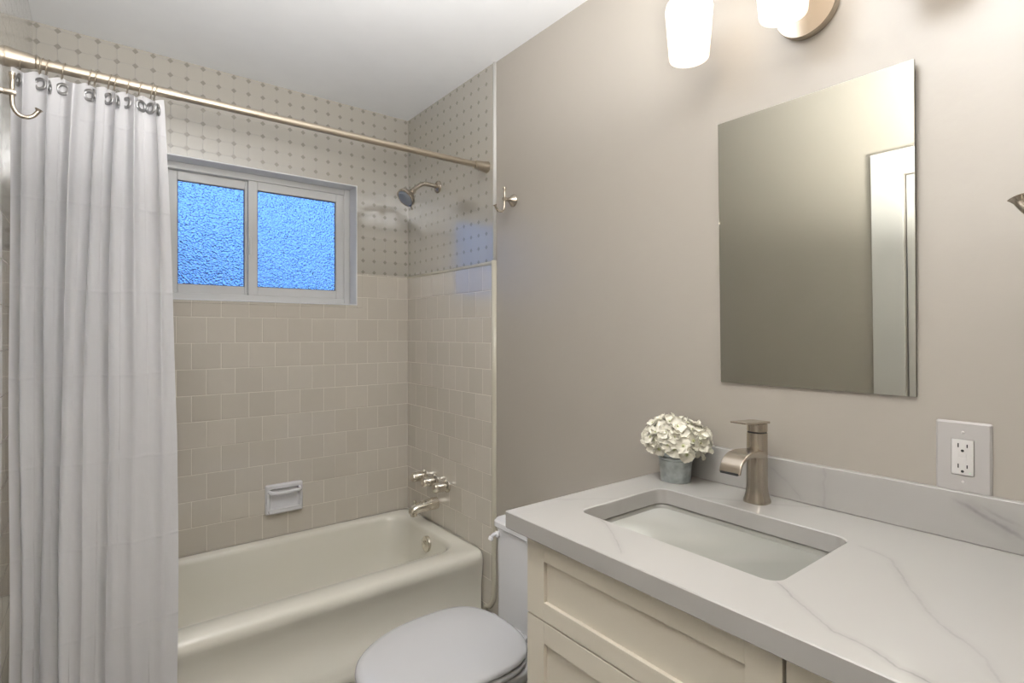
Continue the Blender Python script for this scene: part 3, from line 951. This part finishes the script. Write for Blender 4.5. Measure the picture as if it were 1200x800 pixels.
bm = bmesh.new(); box(bm, -0.010, 0.010, OY0-0.5, 0.966-0.5, 0.0003, 0.094)
tag(link('backsplash', bm, 'quartz', None, loc=(XR-0.011, 0.5, CZ1), bevel=0.002), 'low white quartz backsplash strip along the wall behind the faucet', 'backsplash')

# sink
sk = tag(empty('sink', (1.013, 0.643, 0.75)), 'white rectangular undermount sink basin below the faucet', 'sink')
kx = Vector((1.013, 0.643, 0.75))
def sh2(pts): return [(p[0]-kx.x, p[1]-kx.y, p[2]-kx.z) for p in pts]
def sr(g, z, r=0.03, gy=None): 
    gy = g if gy is None else gy
    return sh2(rrect(SX0-g, SX1+g, SY0-gy, SY1+gy, r, z, 6, 10))
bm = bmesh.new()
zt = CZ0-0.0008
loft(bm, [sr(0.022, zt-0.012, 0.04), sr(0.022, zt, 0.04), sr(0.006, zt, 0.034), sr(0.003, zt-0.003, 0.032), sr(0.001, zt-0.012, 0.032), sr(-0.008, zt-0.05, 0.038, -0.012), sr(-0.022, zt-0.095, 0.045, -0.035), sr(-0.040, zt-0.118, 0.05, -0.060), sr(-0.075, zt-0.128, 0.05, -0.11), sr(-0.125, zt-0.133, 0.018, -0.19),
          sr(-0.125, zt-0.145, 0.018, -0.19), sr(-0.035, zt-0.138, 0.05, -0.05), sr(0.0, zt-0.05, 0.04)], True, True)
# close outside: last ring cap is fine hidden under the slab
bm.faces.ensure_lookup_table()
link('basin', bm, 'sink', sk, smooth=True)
bm = bmesh.new()
lathe(bm, [(0.030, 0.0), (0.030, 0.003), (0.024, 0.005), (0.020, 0.003), (0.006, 0.004), (0, 0.006)], Matrix.Translation((0, 0, zt-0.1335-kx.z)), 32)
o = link('drain', bm, 'chrome', sk, auto=True)

# faucet
fa = tag(empty('sink_faucet', (1.246, 0.652, CZ1)), 'brushed nickel single-lever faucet with curved waterfall spout behind the sink', 'faucet')
bm = bmesh.new()
def rrl(wx, wy, r, z, ox=0): return [(p[0]+ox, p[1], p[2]) for p in rrect(-wx, wx, -wy, wy, r, z, 6, 3)]
loft(bm, [rrl(0.028, 0.028, 0.020, 0.0), rrl(0.028, 0.028, 0.020, 0.004), rrl(0.0255, 0.0255, 0.019, 0.012), rrl(0.0232, 0.0232, 0.018, 0.024), rrl(0.022, 0.022, 0.018, 0.040), rrl(0.0215, 0.0215, 0.018, 0.165)], True, True)
link('faucet_body', bm, 'nickel', fa, auto=True)
bm = bmesh.new()
loft(bm, [rrl(0.020, 0.020, 0.017, 0.165), rrl(0.020, 0.020, 0.017, 0.168)], True, True)
o = link('body_joint', bm, 'dark', fa)
bm = bmesh.new()      # handle hub and flat lever
loft(bm, [rrl(0.0215, 0.0215, 0.018, 0.168), rrl(0.0215, 0.0215, 0.018, 0.186), rrl(0.0210, 0.0210, 0.018, 0.188)], True, True)
lev = []
for x, z, w in [(0.0215, 0.186, 0.021), (0.0, 0.188, 0.0215), (-0.03, 0.190, 0.0215), (-0.06, 0.192, 0.021), (-0.083, 0.194, 0.020), (-0.086, 0.1942, 0.019)]:
    th = 0.0055 if x > -0.02 else 0.0045
    lev.append([(x, -w, z), (x, w, z), (x, w, z+th), (x, -w, z+th)])
loft(bm, lev, True, True)
link('lever_handle', bm, 'nickel', fa, bevel=0.0012, auto=True)
bm = bmesh.new()      # waterfall spout: broad ribbon bending down
cs = smooth_path([(0.005, 0, 0.117), (-0.03, 0, 0.121), (-0.062, 0, 0.124), (-0.090, 0, 0.121), (-0.112, 0, 0.108), (-0.122, 0, 0.086)], 6)
rg = []
for i, p in enumerate(cs):
    d = (cs[min(i+1, len(cs)-1)]-cs[max(i-1, 0)]).normalized(); nn = Vector((-d.z, 0, d.x))
    if nn.z < 0: nn.negate()
    f = i/(len(cs)-1)
    w = 0.0215+0.004*min(1, f*1.6); th = 0.0125-0.0085*min(1, f*1.2)
    rg.append([tuple(p+Vector((0, -w, 0))-nn*th), tuple(p+Vector((0, w, 0))-nn*th), tuple(p+Vector((0, w, 0))+nn*th*0.6), tuple(p+Vector((0, -w, 0))+nn*th*0.6)])
loft(bm, rg, True, True)
link('spout', bm, 'nickel', fa, bevel=0.0025, seg=3, auto=True)
bm = bmesh.new(); p = cs[-1]
box(bm, p.x-0.003, p.x+0.003, -0.021, 0.021, p.z-0.0012, p.z+0.004)
link('spout_outlet', bm, 'dark', fa)

# ================================================================== hydrangea in a galvanized bucket
PX, PY = 1.253, 0.885
fl = tag(empty('potted_hydrangea', (PX, PY, CZ1)), 'cream white artificial hydrangea in a small galvanized bucket on the countertop', 'potted flower')
bm = bmesh.new()
lathe(bm, [(0.0, 0.004), (0.037, 0.004), (0.0395, 0.0), (0.0405, 0.003), (0.0400, 0.006), (0.0443, 0.058), (0.0430, 0.060), (0.0470, 0.0625), (0.0475, 0.065), (0.0470, 0.0675), (0.0438, 0.070), (0.0455, 0.072), (0.0480, 0.094), (0.0495, 0.0955), (0.0495, 0.0975), (0.048, 0.098), (0.0468, 0.096), (0.0380, 0.01), (0.0, 0.01)], n=40)
link('bucket', bm, 'galv', fl, auto=True)
bm = bmesh.new()
lathe(bm, [(0.0, 0.040), (0.030, 0.045), (0.0445, 0.088), (0.055, 0.105), (0.060, 0.125), (0.050, 0.145), (0.025, 0.157), (0.0, 0.160)], n=24)
bl = link('flower_head', bm, 'foam', fl, smooth=True)
def floret_mesh():
    bm = bmesh.new()
    for k in range(4):
        a0 = PI/2*k + rnd.uniform(-0.12, 0.12)
        ca, sa = math.cos(a0), math.sin(a0)
        nr, nc = 8, 8
        g = []
        L = rnd.uniform(0.0150, 0.0185); Wd = L*0.62
        tilt = rnd.uniform(0.1, 0.6)
        for i in range(nr+1):
            f = i/nr; r = 0.001+f*L
            hw = Wd*math.sqrt(max(0.02, 1-((f-0.54)/0.50)**2))
            row = []
            for j in range(nc+1):
                s = j/nc*2-1
                rr_ = r - (0.0035*s*s*f*f)
                y = hw*s
                z = tilt*0.010*f*f*2 - 0.004*f**3 + 0.0016*math.sin(6*f+3*s)*f + 0.002*s*s*f
                row.append(bm.verts.new((rr_*ca-y*sa, rr_*sa+y*ca, z)))
            g.append(row)
        for a, b in zip(g[:-1], g[1:]):
            for j in range(nc): bm.faces.new((a[j], a[j+1], b[j+1], b[j]))
    lathe(bm, [(0.0012, -0.002), (0.0018, 0.001), (0.001, 0.0025), (0, 0.003)], n=8)
    me = bpy.data.meshes.new('floret')
    for f in bm.faces: f.smooth = True
    bmesh.ops.recalc_face_normals(bm, faces=bm.faces[:])
    bm.to_mesh(me); bm.free(); me.materials.append(M['petal'])
    return me
meshes = [floret_mesh() for _ in range(5)]
NFL = 76
for i in range(NFL):
    u = (i+0.5)/NFL
    ph = i*2.399963 + rnd.uniform(-0.2, 0.2)
    cz = 1 - u*1.42 + rnd.uniform(-0.05, 0.05)
    cz = max(-0.45, min(1, cz)); sr_ = math.sqrt(1-cz*cz)
    d = Vector((sr_*math.cos(ph), sr_*math.sin(ph), cz))
    rx_, ry_ = 0.066, 0.088
    k = rnd.uniform(0.90, 1.08)
    p = Vector((d.x*rx_*k-0.004, d.y*ry_*k, 0.112+d.z*0.055*k))
    p.x = min(p.x, 0.032 if p.z < 0.125 else 0.050)
    nrm = Vector((min(d.x, 0.3)+rnd.uniform(-0.5, 0.3), d.y+rnd.uniform(-0.5, 0.5), d.z*1.0+0.15+rnd.uniform(-0.3, 0.3))).normalized()
    o = bpy.data.objects.new('floret', rnd.choice(meshes))
    COL.objects.link(o); o.parent = bl
    m = frame(p, nrm) @ Matrix.Rotation(rnd.uniform(0, 2*PI), 4, 'Z') @ Matrix.Scale(rnd.uniform(1.1, 1.45), 4)
    o.matrix_local = m

# ================================================================== mirror
mr = tag(empty('mirror', (XR, 0.580, 1.160)), 'frameless rectangular wall mirror above the sink', 'mirror')
mw, mh = 0.437, 0.692
mr.rotation_euler = (0, -math.radians(1.2), 0)
link('mirror_backing', box(bmesh.new(), -0.0028, 0.0, -mw/2, mw/2, 0, mh), 'dark', mr)
bm = bmesh.new(); box(bm, -0.0070, -0.0028, -mw/2, mw/2, 0, mh)
link('mirror_glass', bm, 'mirror', mr, bevel=0.0006)

# ================================================================== outlet
ol = tag(empty('electrical_outlet', (XR, 0.2865, 1.050)), 'white two-socket outlet in a wide wall plate above the backsplash', 'outlet')
bm = bmesh.new()
hw, hh = 0.0430, 0.0690
rings = []
def pr(gy, x): return [(x, q[0], q[1]) for q in rrect(-hw+gy, hw-gy, -hh+gy, hh-gy, 0.004, 0, 4, 2)]
def pin(w, h, x): return [(x, q[0], q[1]) for q in rrect(-w, w, -h, h, 0.001, 0, 4, 2)]
loft(bm, [pr(0, 0), pr(0, -0.003), pr(0.0035, -0.0066), pin(0.0178, 0.0352, -0.00665), pin(0.0178, 0.0352, -0.004)], True, True)
link('wall_plate', bm, 'plate', ol, auto=True)
bm = bmesh.new()
loft(bm, [pin(0.0168, 0.0342, -0.003), pin(0.0168, 0.0342, -0.0088), pin(0.0158, 0.0332, -0.0096)], True, True)
for s in (-1, 1): box(bm, -0.0105, -0.009, -0.006, 0.006, s*0.0045-0.0028, s*0.0045+0.0028)
rc = link('receptacle', bm, 'outlet', ol, auto=True)
for zc in (0.0205, -0.0195):
    for a in ((0.0055, 0.0075, -0.0015, 0.0065), (-0.0080, -0.0062, -0.001, 0.0055)):
        bm = bmesh.new(); box(bm, -0.0099, -0.009, a[0], a[1], zc+a[2], zc+a[3])
        link('socket_slot', bm, 'dark', rc)
    bm = bmesh.new(); lathe(bm, [(0.0026, 0.0), (0.0026, 0.0009)], frame((-0.009, 0.0, zc-0.0075), (-1, 0, 0)), 12)
    link('socket_slot', bm, 'dark', rc)
for sg in (-1, 1):
    bm = bmesh.new()
    lathe(bm, [(0.003, 0.0), (0.003, 0.001), (0.002, 0.0015), (0, 0.0015)], frame((-0.0062, 0, sg*0.0480), (-1, 0, 0)), 14)
    link('screw', bm, 'outlet', ol, auto=True)
bm = bmesh.new(); lathe(bm, [(0.001, 0.0), (0.001, 0.0006), (0, 0.0008)], frame((-0.0095, -0.0115, -0.029), (-1, 0, 0)), 10)
link('indicator_light', bm, 'led', ol)

# ================================================================== vanity light
LY, LX, LZ = 0.575, 1.212, 2.000
vl = tag(empty('vanity_light', (XR, LY, 2.062)), 'brushed nickel vanity light with white glass shades on a round wall plate above the mirror', 'wall lamp')
bm = bmesh.new()
lathe(bm, [(0.0, 0.0), (0.069, 0.0), (0.070, 0.001), (0.070, 0.021), (0.069, 0.0225), (0.0, 0.023)], frame((0, 0, 0), (-1, 0, 0)), 56)
link('back_plate', bm, 'nickel', vl, auto=True)
bm = bmesh.new()
ax = LX-XR
tube(bm, [(-0.020, 0, 0.03), (-0.06, 0, 0.05), (-0.075, 0, 0.115), (-0.08, 0, 0.150)], 0.009, 16)
tube(bm, [(-0.08, -0.25, 0.150), (-0.08, 0.25, 0.150)], 0.009, 16)
for dy in (-0.24, 0.0, 0.24):
    tube(bm, [(-0.08, dy, 0.150), (ax, dy, 0.150), (ax, dy, 0.120)], 0.008, 14)
link('lamp_arm', bm, 'nickel', vl, auto=True)
for dy in (0.24, 0.0, -0.24):
    bm = bmesh.new()
    zb = LZ-2.062
    lathe(bm, [(0.0, zb+0.182), (0.016, zb+0.182), (0.026, zb+0.178), (0.029, zb+0.150), (0.029, zb+0.142), (0, zb+0.142)], Matrix.Translation((ax, dy, 0)), 28)
    link('socket_cup', bm, 'nickel', vl, auto=True)
    bm = bmesh.new()
    lathe(bm, [(0.0485, zb), (0.0500, zb+0.003), (0.0600, zb+0.128), (0.0570, zb+0.142), (0.045, zb+0.148), (0.020, zb+0.149),
               (0.020, zb+0.146), (0.044, zb+0.144), (0.0545, zb+0.138), (0.0570, zb+0.126), (0.0470, zb+0.004), (0.0485, zb)], Matrix.Translation((ax, dy, 0)), 40, False, False)
    sh_ = link('lamp_shade', bm, 'shade', vl, auto=True)
    bm = bmesh.new()
    lathe(bm, [(0.0, 0.042), (0.018, 0.047), (0.028, 0.062), (0.030, 0.078), (0.024, 0.098), (0.014, 0.115), (0.013, 0.140)], Matrix.Translation((ax, dy, zb)), 24)
    link('bulb', bm, 'bulb', vl, auto=True)
    li = bpy.data.lights.new('bulb_light', 'POINT')
    li.energy = LAMP_W; li.color = (1.0, 0.93, 0.84); li.shadow_soft_size = 0.03
    lo = bpy.data.objects.new('bulb_light', li); lo.location = (ax, dy, zb+0.075)
    lo.parent = vl; COL.objects.link(lo)
